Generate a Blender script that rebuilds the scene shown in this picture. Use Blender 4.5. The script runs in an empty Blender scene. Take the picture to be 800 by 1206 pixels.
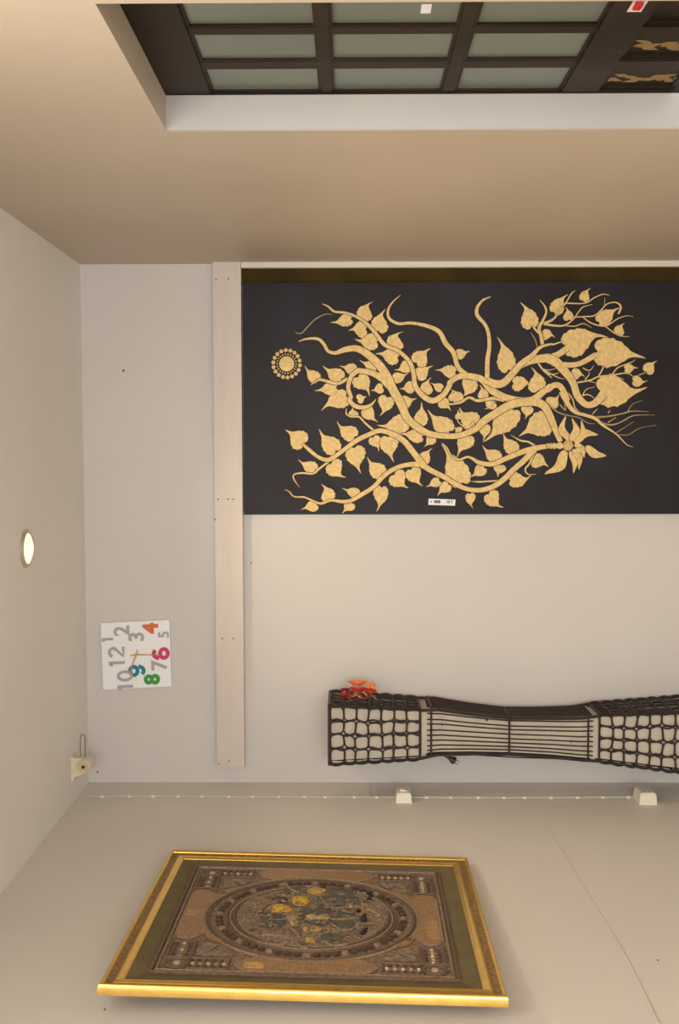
import bpy, math, random
from mathutils import Vector, Matrix
R_ = random.Random(7)
C = bpy.context.scene.collection
sc = bpy.context.scene

# ------------------------------------------------------------------ camera (a phone held sideways: the room's "up" is the picture's left)
F = 1200.0
YAW, PITCH, ROLL = .0571, -.0073, -.0016
EYE = Vector((0, 0, 1.5))
def _rot():
    cy, sy, cp, sp, cr, sr = (math.cos(YAW), math.sin(YAW), math.cos(PITCH), math.sin(PITCH), math.cos(ROLL), math.sin(ROLL))
    Ry = Matrix(((1, 0, 0), (0, cy, -sy), (0, sy, cy)))
    Rp = Matrix(((cp, 0, -sp), (0, 1, 0), (sp, 0, cp)))
    Rr = Matrix(((cr, -sr, 0), (sr, cr, 0), (0, 0, 1)))
    return Rr @ Rp @ Ry
RM = _rot()
def room2world(v): return Vector((-v[1], v[2], -v[0]))       # (down, left, forward) -> world
ax_r, ax_d, ax_f = (room2world(RM[i]) for i in range(3))
cam = bpy.data.cameras.new('camera')
camo = bpy.data.objects.new('camera', cam); C.objects.link(camo)
m3 = Matrix((ax_r, -ax_d, -ax_f)).transposed()
camo.matrix_world = Matrix.Translation(EYE) @ m3.to_4x4()
cam.sensor_fit = 'VERTICAL'; cam.sensor_height = 36.18; cam.lens = 36.18 * F / 1206; cam.clip_start = .05
sc.camera = camo

# ------------------------------------------------------------------ sky, lamps, exposure
w = bpy.data.worlds.new('sky'); sc.world = w; w.use_nodes = True
w.node_tree.nodes['Background'].inputs[0].default_value = (.90, .95, 1.0, 1)
w.node_tree.nodes['Background'].inputs[1].default_value = 2.2
def area(name, loc, rot, sx, sy, power, col):
    l = bpy.data.lights.new(name, 'AREA'); l.shape = 'RECTANGLE'; l.size = sx; l.size_y = sy; l.energy = power; l.color = col
    o = bpy.data.objects.new(name, l); o.location = loc; o.rotation_euler = rot; C.objects.link(o)
    return o
area('ceiling_light', (-.1, 1.0, 2.56), (0, 0, 0), 1.2, 1.2, 34, (1, .89, .76))
area('shopfront_daylight', (.1, -2.42, 1.2), (math.radians(94), 0, math.radians(14)), 1.2, 2.2, 100, (.96, .97, 1))
sc.view_settings.view_transform = 'Standard'; sc.view_settings.look = 'None'
sc.view_settings.exposure = -0.06; sc.view_settings.gamma = 1; sc.view_settings.use_curve_mapping = False

# ------------------------------------------------------------------ room measures (metres)
XL, XR, YB, ZC = -1.3752, .7735, 4.2, 2.587
YF = -2.5
def ray(px, py):
    a, b = (px - 400) / F, (py - 603) / F
    return ax_r * a + ax_d * b + ax_f
def hit(px, py, axis, val):
    d = ray(px, py); i = 'XYZ'.index(axis)
    return EYE + d * ((val - EYE[i]) / d[i])
def hitp(px, py, p0, n):
    d = ray(px, py)
    return EYE + d * ((p0 - EYE).dot(n) / d.dot(n))

# ------------------------------------------------------------------ materials
def mat(name, col, rough=.6, metal=0, var=0, vs=8, bump=0, bs=60, col2=None, spec=.5, stretch=None, **kw):
    m = bpy.data.materials.new(name); m.use_nodes = True
    nt = m.node_tree; b = nt.nodes['Principled BSDF']
    b.inputs['Base Color'].default_value = (*col, 1); b.inputs['Roughness'].default_value = rough
    b.inputs['Metallic'].default_value = metal; b.inputs['Specular IOR Level'].default_value = spec
    for k, v in kw.items(): b.inputs[k.replace('_', ' ')].default_value = v
    if var or col2 or bump:
        tc = nt.nodes.new('ShaderNodeTexCoord'); src = tc.outputs['Object']
        if stretch:
            mp = nt.nodes.new('ShaderNodeMapping'); mp.inputs['Scale'].default_value = stretch
            nt.links.new(src, mp.inputs[0]); src = mp.outputs[0]
    if var or col2:
        n = nt.nodes.new('ShaderNodeTexNoise'); n.inputs['Scale'].default_value = vs; n.inputs['Detail'].default_value = 6
        nt.links.new(src, n.inputs['Vector'])
        r = nt.nodes.new('ShaderNodeValToRGB')
        c2 = col2 or tuple(min(1, c * (1 + var)) for c in col)
        c1 = col if col2 else tuple(c * (1 - var) for c in col)
        r.color_ramp.elements[0].color = (*c1, 1); r.color_ramp.elements[1].color = (*c2, 1)
        r.color_ramp.elements[0].position = .36; r.color_ramp.elements[1].position = .64
        nt.links.new(n.outputs['Fac'], r.inputs[0]); nt.links.new(r.outputs[0], b.inputs['Base Color'])
    if bump:
        n2 = nt.nodes.new('ShaderNodeTexNoise'); n2.inputs['Scale'].default_value = bs; n2.inputs['Detail'].default_value = 4
        nt.links.new(src, n2.inputs['Vector'])
        bm_ = nt.nodes.new('ShaderNodeBump'); bm_.inputs['Strength'].default_value = bump; bm_.inputs['Distance'].default_value = .004
        nt.links.new(n2.outputs['Fac'], bm_.inputs['Height']); nt.links.new(bm_.outputs[0], b.inputs['Normal'])
    return m
M = dict(
    wall=mat('greige_wall_paint', (.61, .57, .525), .55, var=.025, vs=1.6, bump=.12, bs=45),
    wall_left=mat('lit_greige_paint', (.68, .635, .575), .55, var=.025, vs=1.6, bump=.12, bs=45),  # same paint as the back wall, lightened to carry the light on it
    wall_side=mat('tan_side_wall', (.53, .445, .345), .5, var=.03, vs=1.6, bump=.12, bs=45),  # right wall, browner base colour than the other walls
    reveal=mat('shaded_reveal_paint', (.45, .425, .395), .55, var=.03, vs=3, bump=.1),  # wall paint darkened: the jamb's weaker light is put into the colour
    ceil=mat('ceiling_paint', (.80, .775, .735), .6, var=.02, vs=2, bump=.08),
    floor=mat('floor_tile', (.72, .66, .58), .3, var=.05, vs=3),
    board=mat('cream_board_paint', (.61, .535, .46), .5, var=.03, vs=4, bump=.06, stretch=(1, 1, 6)),
    strip=mat('cream_strip_paint', (.68, .62, .53), .5),
    brownstrip=mat('dark_brown_strip', (.050, .031, .008), .8, var=.2, vs=6, spec=.1),
    panel=mat('dark_lacquer_canvas', (.0155, .0105, .0105), .45, vs=3.5, col2=(.020, .018, .021), bump=.12, bs=120, spec=.17),  # bluish second tone puts the panel's sheen into the colour
    gold=mat('gold_leaf', (.69, .485, .185), .5, .1, var=.13, vs=75, bump=.4, bs=200),
    goldpale=mat('faded_gold_leaf', (.40, .29, .14), .55, .1, var=.15, vs=30),
    outline=mat('dark_painted_outline', (.05, .032, .02), .6, spec=.2), golddark=mat('gold_line', (.33, .19, .07), .6, .1),
    white=mat('white_board', (.86, .86, .84), .4),
    paper=mat('white_paper', (.8, .79, .8), .5),
    ink=mat('dark_print', (.07, .06, .055), .5),
    grey=mat('grey_numeral', (.40, .37, .36), .5),
    orange=mat('orange_numeral', (.68, .13, .025), .5), crimson=mat('crimson_numeral', (.60, .03, .12), .5),
    green=mat('green_numeral', (.035, .30, .05), .5), teal=mat('teal_numeral', (0, .21, .28), .5),
    brass=mat('brass_hand', (.62, .42, .14), .4, .5),
    cream=mat('cream_plastic', (.72, .64, .47), .35), cream2=mat('cream_plastic_pale', (.74, .69, .56), .35),
    cable=mat('cream_cable', (.62, .56, .50), .5),
    steel=mat('grey_wire', (.22, .21, .19), .4, .6),
    black=mat('black_plastic', (.012, .011, .012), .4),
    cord=mat('dark_brown_cord', (.022, .014, .011), .65, var=.3, vs=40),
    rod=mat('dark_brown_rod', (.03, .018, .016), .5, var=.25, vs=30),
    lining=mat('cream_lining_cloth', (.55, .49, .385), .85, var=.05, vs=20, bump=.15, bs=220),
    red=mat('red_paper', (.50, .02, .015), .5, var=.3, vs=40), redor=mat('orange_paper', (.70, .15, .04), .5, var=.15, vs=30),
    dkred=mat('dark_red_fringe', (.16, .012, .015), .6, var=.4, vs=90), goldthread=mat('gold_thread', (.65, .42, .16), .4, .5),
    wood=mat('dark_stained_wood', (.026, .0165, .0105), .5, var=.3, vs=9, bump=.12, bs=40, stretch=(1, 1, .15), spec=.18),
    glass=mat('frosted_green_glass', (.185, .215, .172), .32, Transmission_Weight=.25),
    goldcarve=mat('carved_gold_paint', (.26, .165, .06), .45, .3),
    stick=mat('white_red_sticker', (.82, .68, .63), .4), stickred=mat('red_print', (.55, .015, .03), .4),
    fgold=mat('bright_gold_moulding', (.83, .54, .14), .24, .95, var=.06, vs=30),
    fcove=mat('aged_gold_cove', (.26, .155, .045), .5, .35, var=.4, vs=110, bump=.5, bs=220),
    mat=mat('olive_velvet_mount', (.13, .10, .035), .75, var=.12, vs=14, bump=.2, bs=300),
    tap=mat('brown_embroidered_cloth', (.13, .085, .052), .65, vs=110, col2=(.30, .205, .12), bump=.8, bs=260),
    tapc=mat('grey_brown_embroidered_field', (.10, .07, .045), .6, vs=45, col2=(.32, .215, .12), bump=.9, bs=180),
    tcord=mat('brown_embroidery_cord', (.13, .078, .048), .6, var=.25, vs=130),
    tcord2=mat('pale_embroidery_cord', (.225, .15, .088), .5, var=.3, vs=120),
    satin=mat('copper_satin', (.30, .165, .062), .4, .25, var=.25, vs=60, stretch=(1, 1, 4)),
    satinm=mat('gold_brown_satin', (.38, .22, .07), .4, .25, var=.2, vs=60), satiny=mat('yellow_satin', (.50, .29, .05), .35, .25, var=.25, vs=60),
    yellow=mat('yellow_brocade', (.60, .34, .015), .4, .1, var=.25, vs=70, bump=.4, bs=200),
    maroon=mat('maroon_thread', (.065, .02, .022), .6),
    slate=mat('slate_grey_embroidery', (.09, .083, .064), .55, .1, var=.4, vs=70, bump=.8, bs=220),
    sequin=mat('silver_sequin', (.55, .44, .30), .35, .5), tan=mat('tan_embroidery', (.44, .29, .12), .5, .1, var=.25, vs=60),
    bead=mat('dark_bead', (.06, .034, .02), .4), silver=mat('silver_grey_embroidery', (.22, .155, .10), .5, .2, var=.45, vs=90, bump=.9),
    nail=mat('nail_head', (.12, .09, .07), .5), seam=mat('filler_ridge', (.62, .55, .48), .6, var=.06, vs=10),
    chrome=mat('downlight_trim', (.55, .5, .4), .3, .6),
)
_e = bpy.data.materials.new('lamp_glow'); _e.use_nodes = True
_b = _e.node_tree.nodes['Principled BSDF']; _b.inputs['Base Color'].default_value = (1, .9, .6, 1)
_b.inputs['Emission Color'].default_value = (1, .80, .42, 1); _b.inputs['Emission Strength'].default_value = 1.5
M['glow'] = _e

# ------------------------------------------------------------------ builders
def thing(name, label, cat, loc=(0, 0, 0), group=None):
    o = bpy.data.objects.new(name, None); C.objects.link(o); o.empty_display_size = .05
    o.location = loc; o['label'] = label; o['category'] = cat
    if group: o['group'] = group
    return o
def base(o):
    v = Vector((0, 0, 0))
    while o is not None: v += o.location; o = o.parent
    return v
def mesh(name, vs, fs, m, parent=None, smooth=False, label=None, kind=None):
    """world-space vertices -> one linked object, its origin at its parent's base (or its own centre)"""
    vs = [Vector(v) for v in vs]
    org = base(parent) if parent is not None else Vector((0, 0, 0))
    me = bpy.data.meshes.new(name)
    me.from_pydata([v - org for v in vs], [], fs); me.materials.append(M[m] if isinstance(m, str) else m)
    if smooth:
        for p in me.polygons: p.use_smooth = True
    me.validate(); me.update()
    o = bpy.data.objects.new(name, me); C.objects.link(o)
    if parent is not None: o.parent = parent
    if label: o['label'] = label
    if kind: o['kind'] = kind
    return o
class G:
    def __init__(s): s.v, s.f = [], []
    def add(s, vs, fs):
        n = len(s.v); s.v += [Vector(v) for v in vs]; s.f += [tuple(i + n for i in f) for f in fs]; return s
    def box(s, a, b):
        (x0, y0, z0), (x1, y1, z1) = a, b
        x0, x1 = sorted((x0, x1)); y0, y1 = sorted((y0, y1)); z0, z1 = sorted((z0, z1))
        return s.add([(x, y, z) for x in (x0, x1) for y in (y0, y1) for z in (z0, z1)],
                     [(0, 1, 3, 2), (4, 6, 7, 5), (0, 4, 5, 1), (2, 3, 7, 6), (0, 2, 6, 4), (1, 5, 7, 3)])
    def hexa(s, lo, hi):   # two rings of equal length -> closed prism
        n = len(lo)
        return s.add(list(lo) + list(hi), [tuple(range(n))[::-1], tuple(range(n, 2 * n))] + [(i, (i + 1) % n, n + (i + 1) % n, n + i) for i in range(n)])
    def tube(s, pts, rad, n=6, closed=False):
        pts = [Vector(p) for p in pts]; k = len(pts); rings = []
        up = None
        for i, p in enumerate(pts):
            a = pts[(i - 1) % k] if closed or i else p; b = pts[(i + 1) % k] if closed or i < k - 1 else p
            t = (b - a).normalized()
            if up is None: up = t.orthogonal().normalized()
            up = (up - t * up.dot(t)); up = up.normalized() if up.length > 1e-6 else t.orthogonal().normalized()
            sd = t.cross(up); r = rad[i] if isinstance(rad, (list, tuple)) else rad
            rings += [p + (up * math.cos(q) + sd * math.sin(q)) * r for q in (2 * math.pi * j / n for j in range(n))]
        fs = []
        for i in range(k if closed else k - 1):
            i2 = (i + 1) % k
            for j in range(n): fs.append((i * n + j, i * n + (j + 1) % n, i2 * n + (j + 1) % n, i2 * n + j))
        if not closed: fs += [tuple(range(n))[::-1], tuple(range((k - 1) * n, k * n))]
        return s.add(rings, fs)
    def lathe(s, c, axis, prof, n=24):   # prof: (radius, along axis)
        axis = Vector(axis).normalized(); u = axis.orthogonal().normalized(); v = axis.cross(u); c = Vector(c); vs = []; fs = []
        for r, h in prof: vs += [c + axis * h + (u * math.cos(q) + v * math.sin(q)) * r for q in (2 * math.pi * j / n for j in range(n))]
        for i in range(len(prof) - 1):
            for j in range(n): fs.append((i * n + j, i * n + (j + 1) % n, (i + 1) * n + (j + 1) % n, (i + 1) * n + j))
        fs += [tuple(range(n))[::-1], tuple(range((len(prof) - 1) * n, len(prof) * n))]
        return s.add(vs, fs)
    def obj(s, name, m, parent=None, **k): return mesh(name, s.v, s.f, m, parent, **k)
def smooth_line(pts, per=5):
    """Catmull-Rom through tuples of any length"""
    out = []; n = len(pts)
    for i in range(n - 1):
        p0, p1, p2, p3 = pts[max(i - 1, 0)], pts[i], pts[i + 1], pts[min(i + 2, n - 1)]
        for k in range(per):
            t = k / per
            out.append(tuple(.5 * (2 * b + (c - a) * t + (2 * a - 5 * b + 4 * c - d) * t * t + (3 * b - a - 3 * c + d) * t ** 3) for a, b, c, d in zip(p0, p1, p2, p3)))
    out.append(tuple(pts[-1])); return out

# ------------------------------------------------------------------ SETTING
T = .1
def struct(name, g, m, **k): return g.obj(name, m, kind='structure', **k)
struct('floor', G().box((XL - T, YF - T, -T), (XR + .6, YB + T, 0)), 'floor')
struct('ceiling', G().box((XL - T, YF - T, ZC), (XR + .6, YB + T, ZC + T)), 'ceil')
struct('wall_back', G().box((XL - T, YB, 0), (XR + T, YB + T, ZC)), 'wall')
wl_ = struct('wall_left', G().box((XL - T, YF, 0), (XL, YB, ZC)), 'wall_left')
# front wall with the open shop front
g = G(); g.box((XL, YF - T, 2.45), (XR, YF, ZC)); g.box((XL, YF - T, 0), (XL + .15, YF, 2.45)); g.box((XR - .1, YF - T, 0), (XR, YF, 2.45))
struct('wall_front', g, 'wall')
# right wall with the door opening
pf = hit(197.5, 154.5, 'X', XR); pn = hit(110.5, 4.5, 'X', XR)
y_far, z_head, y_near = pf.y, (pf.z + pn.z) / 2, pn.y
dT = (hit(198.5, 113, 'Y', y_far).x - XR)
g = G(); XO = XR + dT
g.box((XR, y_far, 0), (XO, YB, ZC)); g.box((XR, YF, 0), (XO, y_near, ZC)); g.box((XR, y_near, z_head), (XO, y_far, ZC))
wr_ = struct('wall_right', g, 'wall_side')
# lining of the opening, weaker light put into its paint colour (far jamb and head)
g = G(); g.box((XR + .001, y_far - .004, 0), (XO, y_far + .0, z_head)); g.obj('jamb_lining', 'reveal', wr_, label='jamb of the door opening, its paint darkened for weaker light')
# ---- board, strips on the back wall
z1, z2 = hit(253, 600, 'Y', 4.16).z, hit(285.7, 600, 'Y', 4.16).z
xb = hit(270, 903.5, 'Y', 4.16).x
tr = struct('trim_1', G().box((xb, 4.16, z2), (XR, YB, z1)), 'board')
for px, py in ((254.5, 329), (269, 328.5), (257, 588), (268.5, 588), (275, 588), (258, 899.5), (270, 896.5), (253.5, 612), (262, 752), (275, 752)):
    p = hit(px, py, 'Y', 4.16)
    G().lathe(p, (0, -1, 0), [(.0035, -.001), (.0035, .0008), (.002, .0014)], 8).obj('nail', 'nail', tr)
p = hit(145.5, 436.5, 'Y', YB); 
wbk = bpy.data.objects['wall_back']
for px, py, r in ((145.5, 436.5, .005), (115, 909, .004), (296, 663, .003)):
    G().lathe(hit(px, py, 'Y', YB), (0, -1, 0), [(r, -.001), (r, .002), (r * .5, .004)], 8).obj('nail', 'nail', wbk)
zs = hit(287, 312, 'Y', 4.17).z
struct('trim_2', G().box((XR - .022, 4.165, 0), (XR, YB, z2 - .001)), 'strip')
xa, xc = hit(500, 317, 'Y', 4.19).x, hit(500, 336, 'Y', 4.19).x
struct('trim_3', G().box((xc, 4.188, 0), (XR - .022, YB, z2 - .002)), 'brownstrip')
# filler seam on the left wall
pts = []
for q in smooth_line([(640, 965), (668, 1012), (697, 1060), (722, 1100), (738, 1128), (758, 1168), (776, 1207)], 4):
    p = hit(q[0], q[1], 'X', XL); p.x += .0005; pts.append(p)
n_ = len(pts)
G().tube(pts, [.0015 + .0035 * (i / n_) ** 2 for i in range(n_)], 5).obj('filler_ridge', 'seam', wl_)
for px, py, r in ((123.5, 1189, .003), (775, 1131, .003)):
    G().lathe(hit(px, py, 'X', XL), (1, 0, 0), [(r, -.001), (r, .0015), (r * .5, .0025)], 8).obj('nail', 'nail', wl_)

# ------------------------------------------------------------------ DOOR in the right wall
XD = XO + .002
def yD(py, px=450): return hit(px, py, 'X', XD).y
def zD(px, py): return hit(px, py, 'X', XD).z
door = bpy.data.objects.new('door_1', None); C.objects.link(door); door['kind'] = 'structure'
door.location = (XD + .02, y_far - .3, 0)
door['label'] = 'dark wooden door with frosted green panes and carved lower panels'
yA, yZ = y_far + .03, y_near - .06               # far and near edges of the leaf
z_top = z_head + .03
zr1 = zD(238, 75) + .006                                # top rail / glass edge
zm1 = (zD(370.5, 40) - .006, zD(391.5, 40) + .006)             # first rail between panes
zm2 = (zD(536, 40) - .006, zD(559, 40) + .006)
zb = (zD(699.5, 39) - .006, zD(751, 40))                # lock rail
rows = [(yD(111), yA), (yD(74.5), yD(82)), (yD(34.5), yD(41.5))]     # (near edge, far edge) of bars, image rows
dth = .04
def dbox(name, m, y0, y1, za, zb_, x0=0, x1=dth, **k): return G().box((XD + x0, y0, za), (XD + x1, y1, zb_)).obj(name, m, door, **k)
dbox('door_stile', 'wood', rows[0][0], yA, 0, z_top)
dbox('door_rail', 'wood', yZ, rows[0][0], zr1, z_top)
dbox('door_rail', 'wood', yZ, rows[0][0], zb[1], zb[0])
dbox('door_rail', 'wood', yZ, rows[0][0], 0, .2)
cells_y = [(rows[1][1], rows[0][0]), (rows[2][1], rows[1][0]), (yZ, rows[2][0])]
for (za, zb_) in (zm1, zm2): dbox('glazing_rail', 'wood', yZ, rows[0][0], zb_, za, .002)
tall = [zr1, zm1[0], zm1[1], zm2[0], zm2[1], zb[0]]
for (y0, y1) in (rows[1], rows[2]):
    for k in range(3): dbox('glazing_bar', 'wood', y0, y1, tall[2 * k + 1], tall[2 * k], .004)
    dbox('panel_bar', 'wood', y0, y1, .2, zb[1], .001)
for (y0, y1) in cells_y:
    for k in range(3):
        za, zt = tall[2 * k + 1], tall[2 * k]
        dbox('pane', 'glass', y0 + .002, y1 - .002, za + .002, zt - .002, .0105, .0165)
        g = G(); b = .007                        # glazing bead around the pane
        for (a, c, d, e) in ((y0, y0 + b, za, zt), (y1 - b, y1, za, zt), (y0 + b, y1 - b, za, za + b), (y0 + b, y1 - b, zt - b, zt)):
            g.box((XD + .005, a, d), (XD + .0105, c, e))
        g.obj('glazing_bead', 'wood', door)
    # carved lower panels, two heights
    zz = [(zb[1] - .03, .78), (.72, .25)]
    for (zt, za) in ((zb[1], .72), (.66, .2)):
        p_ = dbox('carved_panel', 'wood', y0 + .001, y1 - .001, za + .001, zt - .001, .014, .034)
        g = G(); yc, zc, hh = (y0 + y1) / 2, (za + zt) / 2, (zt - za) / 2
        g.box((XD + .006, y0, za), (XD + .014, y0 + .012, zt)).box((XD + .008, y1 - .012, za), (XD + .014, y1, zt))
        g.box((XD + .008, y0 + .012, za), (XD + .014, y1 - .012, za + .012)).box((XD + .008, y0 + .012, zt - .012), (XD + .014, y1 - .012, zt))
        g.obj('panel_moulding', 'wood', door)
        for j in range(9):                       # carved gilded foliage: flat leaves along a wavy stem
            t = j / 8 * 2 - 1; q0 = Vector((XD + .0135, yc + .018 + .012 * math.sin(j * 1.9), zc + t * hh * .80))
            for sgn in (-1, 1):
                L = R_.uniform(.030, .050); q1 = q0 + Vector((0, sgn * R_.uniform(.008, .020), L * R_.choice((-1, 1)))); mid = q0.lerp(q1, .4)
                ax = (q1 - q0).normalized(); sd = Vector((0, -ax.z, ax.y)) * R_.uniform(.007, .012); up = Vector((-.004, 0, 0))
                ring_ = [q0, q0.lerp(q1, .2) + sd * .8, mid + sd, q0.lerp(q1, .75) + sd * .45, q1, q0.lerp(q1, .75) - sd * .45, mid - sd, q0.lerp(q1, .2) - sd * .8]
                mesh('gilded_leaf', ring_ + [mid + up, mid - up * .3], [(i, (i + 1) % 8, 8) for i in range(8)] + [((i + 1) % 8, i, 9) for i in range(8)], 'goldcarve', p_)
# sticker on the lock rail, and a square one on the glass
za, zt = zD(755, 13) , zD(737, 13); y1s, y0s = yD(13.5, 746), yD(13.5, 746) - .095
st = dbox('push_pull_sticker', 'stick', y0s, y1s, zD(757, 11), zD(740, 11), -.001, .0005, label='white sticker with red lettering')
def red_stroke(pts, r=.004):
    g = G(); za_, zb2 = zD(757, 11), zD(740, 11)
    g.tube([(XD - .0012, y1s + (y0s - y1s) * a, zb2 + (za_ - zb2) * b) for a, b in pts], r, 4).obj('red_lettering', 'stickred', st)
red_stroke([(.14, .45), (.20, .3), (.30, .30), (.34, .5), (.22, .55), (.14, .62), (.2, .74), (.34, .70)])
red_stroke([(.42, .25), (.42, .72)], .006); red_stroke([(.42, .30), (.58, .28), (.6, .5), (.46, .5)], .006)
red_stroke([(.68, .72), (.70, .3), (.84, .3), (.86, .72)], .006)
p = hit(502, 10, 'X', XD + .0105)
dbox('square_sticker', 'paper', p.y - .02, p.y + .02, p.z - .010, p.z + .010, .0095, .0104, label='small white square sticker on the glass')

# ------------------------------------------------------------------ TREE PAINTING
YP = 4.172
pc = hit(560, 468, 'Y', YP)
paint = thing('tree_painting', 'large dark lacquered panel with a gilded spreading tree, leaves and round sun', 'painting', (pc.x, YB, pc.z))
xt_, xb_ = hit(540, 332.5, 'Y', YP).x, hit(540, 605.7, 'Y', YP).x
zl_ = hit(286.5, 470, 'Y', YP).z
zr_ = zl_ - 1.98
G().box((xb_, YP, zr_), (xt_, YB - .0005, zl_)).obj('canvas_panel', 'panel', paint)
ORG = dict(A=(310, 340, 6.6667), B=(420, 340, 6.6667), C=(530, 340, 6.6667), D=(640, 330, 5.7143), E=(330, 470, 6.6667), F=(440, 470, 6.6667), G=(550, 470, 6.6667), H=(640, 450, 5.7143))
def pp(r, x, y): o = ORG[r]; return (o[0] + x / o[2], o[1] + y / o[2])
PXM = (YP - 0) / F                                # metres per pixel on that plane
def onp(x, y, lift): v = hit(x, y, 'Y', YP); v.y -= lift; return v
def relief(name, outline, m, lift, parent, rim=.7, **k):
    """raised flat shape with a dark painted rim; outline in px"""
    n = len(outline); vs = []
    if m == 'gold' and rim:
        ar = sum(outline[i][0] * outline[(i + 1) % n][1] - outline[(i + 1) % n][0] * outline[i][1] for i in range(n)); sg = 1 if ar > 0 else -1
        out = []
        for i in range(n):
            (xa, ya), (xb, yb) = outline[i - 1], outline[(i + 1) % n]; dx, dy = xb - xa, yb - ya; l = math.hypot(dx, dy) or 1
            out.append((outline[i][0] + dy / l * rim * sg, outline[i][1] - dx / l * rim * sg))
        vs = [onp(x, y, 0) for x, y in out] + [onp(x, y, lift - .0003) for x, y in out] + [onp(x, y, lift) for x, y in outline]; R = 3
    else: vs = [onp(x, y, 0) for x, y in outline] + [onp(x, y, lift) for x, y in outline]; R = 2
    fs = [(j * n + i, j * n + (i + 1) % n, j * n + n + (i + 1) % n, j * n + n + i) for j in range(R - 1) for i in range(n)]
    o = mesh(name, vs, fs + [tuple(range((R - 1) * n, R * n))], m, parent, **k)
    if R == 3:
        o.data.materials.append(M['outline'])
        for p in o.data.polygons[:-1]: p.material_index = 1
    return o
def ribbon(name, pts, m, lift, parent, per=4):
    q = smooth_line(pts, per); n = len(q); vs = []; fs = []
    for i, (x, y, w_) in enumerate(q):
        a, b = q[max(i - 1, 0)], q[min(i + 1, n - 1)]
        dx, dy = b[0] - a[0], b[1] - a[1]; l = math.hypot(dx, dy) or 1; h = max(w_, .5) / 2; rim = min(.7, .15 + h * .35)
        nx, ny = -dy / l, dx / l
        for off, z in ((h + rim, 0), (h + rim, lift - .0006), (h, lift - .0003), (0, lift), (-h, lift - .0003), (-h - rim, lift - .0006), (-h - rim, 0)):
            vs.append(onp(x + nx * off, y + ny * off, z))
    for i in range(n - 1):
        for j in range(6): fs.append((i * 7 + j, i * 7 + j + 1, i * 7 + j + 8, i * 7 + j + 7))
    o = mesh(name, vs, fs, m, parent)
    o.data.materials.append(M['outline'])
    for p in o.data.polygons:
        if p.index % 6 in (0, 1, 4, 5): p.material_index = 1
    return o
def br(lift, *segs, m='gold', name='gold_branch'):
    pts = []
    for r, l in segs:
        s = ORG[r][2]
        for (x, y, w_) in l: pts.append((*pp(r, x, y), w_ / s * .93))
    return ribbon(name, pts, m, lift * 1.25, paint)
br(.0030, ('A', [(465,120,6),(510,140,14),(560,180,18),(650,190,18),(740,225,22)]), ('B', [(80,275,26),(150,350,30),(220,440,32),(330,490,30),(420,580,34),(450,680,36),(460,760,40),(520,840,44),(600,880,48),(680,835,44),(730,760,42)]), ('C', [(0,738,42),(60,695,46),(120,685,50),(200,695,52),(260,720,56),(330,800,58),(440,855,55),(560,880,58),(660,870,60)]))
br(.0016, ('A', [(255,345,6),(300,350,8),(350,300,8),(410,240,8),(490,200,6),(545,205,3)]), m='goldpale', name='thin_twig')
br(.0034, ('A', [(280,415,6),(340,395,16),(430,395,24),(480,440,26),(510,490,26),(570,505,30),(640,480,44),(730,470,52)]), ('B', [(80,510,60),(170,590,68),(240,690,72),(290,800,72),(350,905,70)]), ('F', [(260,140,62),(330,210,60),(430,270,52),(560,290,46),(680,285,46),(800,235,50)]), ('G', [(130,175,60),(220,115,62),(330,50,66),(440,25,66),(560,28,60)]))
br(.0032, ('B', [(285,795,60),(255,760,62),(200,705,56),(120,662,48),(30,645,42)]), ('A', [(735,650,40),(690,695,36),(668,780,34),(690,850,32)]), ('E', [(545,10,34),(590,55,36),(660,66,32),(715,45,22),(752,2,6)]))
br(.0026, ('A', [(375,755,6),(440,715,20),(510,730,24),(590,745,24),(665,705,26)]))
br(.0028, ('B', [(345,52,4),(285,105,12),(248,170,18),(258,235,22),(330,275,24),(430,270,24),(560,295,30),(650,340,36),(700,430,40),(760,500,38),(790,600,36)]), ('C', [(95,650,40),(160,690,36)]))
br(.0027, ('C', [(320,65,8),(260,90,18),(215,150,26),(215,210,30),(270,275,28),(300,340,28),(310,450,32),(295,560,36),(293,705,38)]))
br(.0036, ('C', [(290,720,60),(350,748,66),(420,740,62),(480,680,56),(560,590,50),(640,530,40),(710,460,26),(800,435,16)]), ('D', [(60,435,12),(130,412,8)]))
br(.0033, ('C', [(540,620,30),(640,565,58),(760,545,72)]), ('D', [(40,530,66),(90,555,66),(150,620,58),(200,690,50),(230,780,50),(290,838,44),(350,825,50),(405,765,60)]))
br(.0030, ('D', [(40,525,50),(100,500,44),(165,455,44)])); br(.0031, ('D', [(60,560,40),(180,572,38),(260,555,36),(355,500,38)]))
br(.0024, ('C', [(728,445,30),(715,370,28),(700,310,28),(735,240,20),(757,180,16),(740,130,12),(705,90,4)]))
br(.0023, ('C', [(700,350,16),(670,320,16),(645,280,14)]))
br(.0022, ('D', [(0,295,22),(70,260,14),(110,200,12),(150,155,10),(190,90,8),(215,72,4)]))
br(.0020, ('D', [(150,155,9),(280,155,8),(340,120,8),(400,95,7),(445,102,3)]))
br(.0021, ('D', [(5,295,16),(70,305,14),(140,305,12),(200,265,9),(240,210,8),(270,180,7),(330,164,3)]))
br(.0020, ('D', [(205,250,8),(270,245,8),(340,240,9),(390,200,8),(430,160,8),(490,150,9),(522,180,14),(505,228,12)]))
br(.0019, ('D', [(265,248,8),(330,292,9),(420,308,9),(500,260,7),(560,240,5),(605,246,2)]))
br(.0018, ('D', [(415,308,7),(470,350,8),(520,375,6),(580,380,2)])); br(.0017, ('D', [(140,305,8),(210,310,7),(270,292,6),(325,320,2)]))
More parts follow.
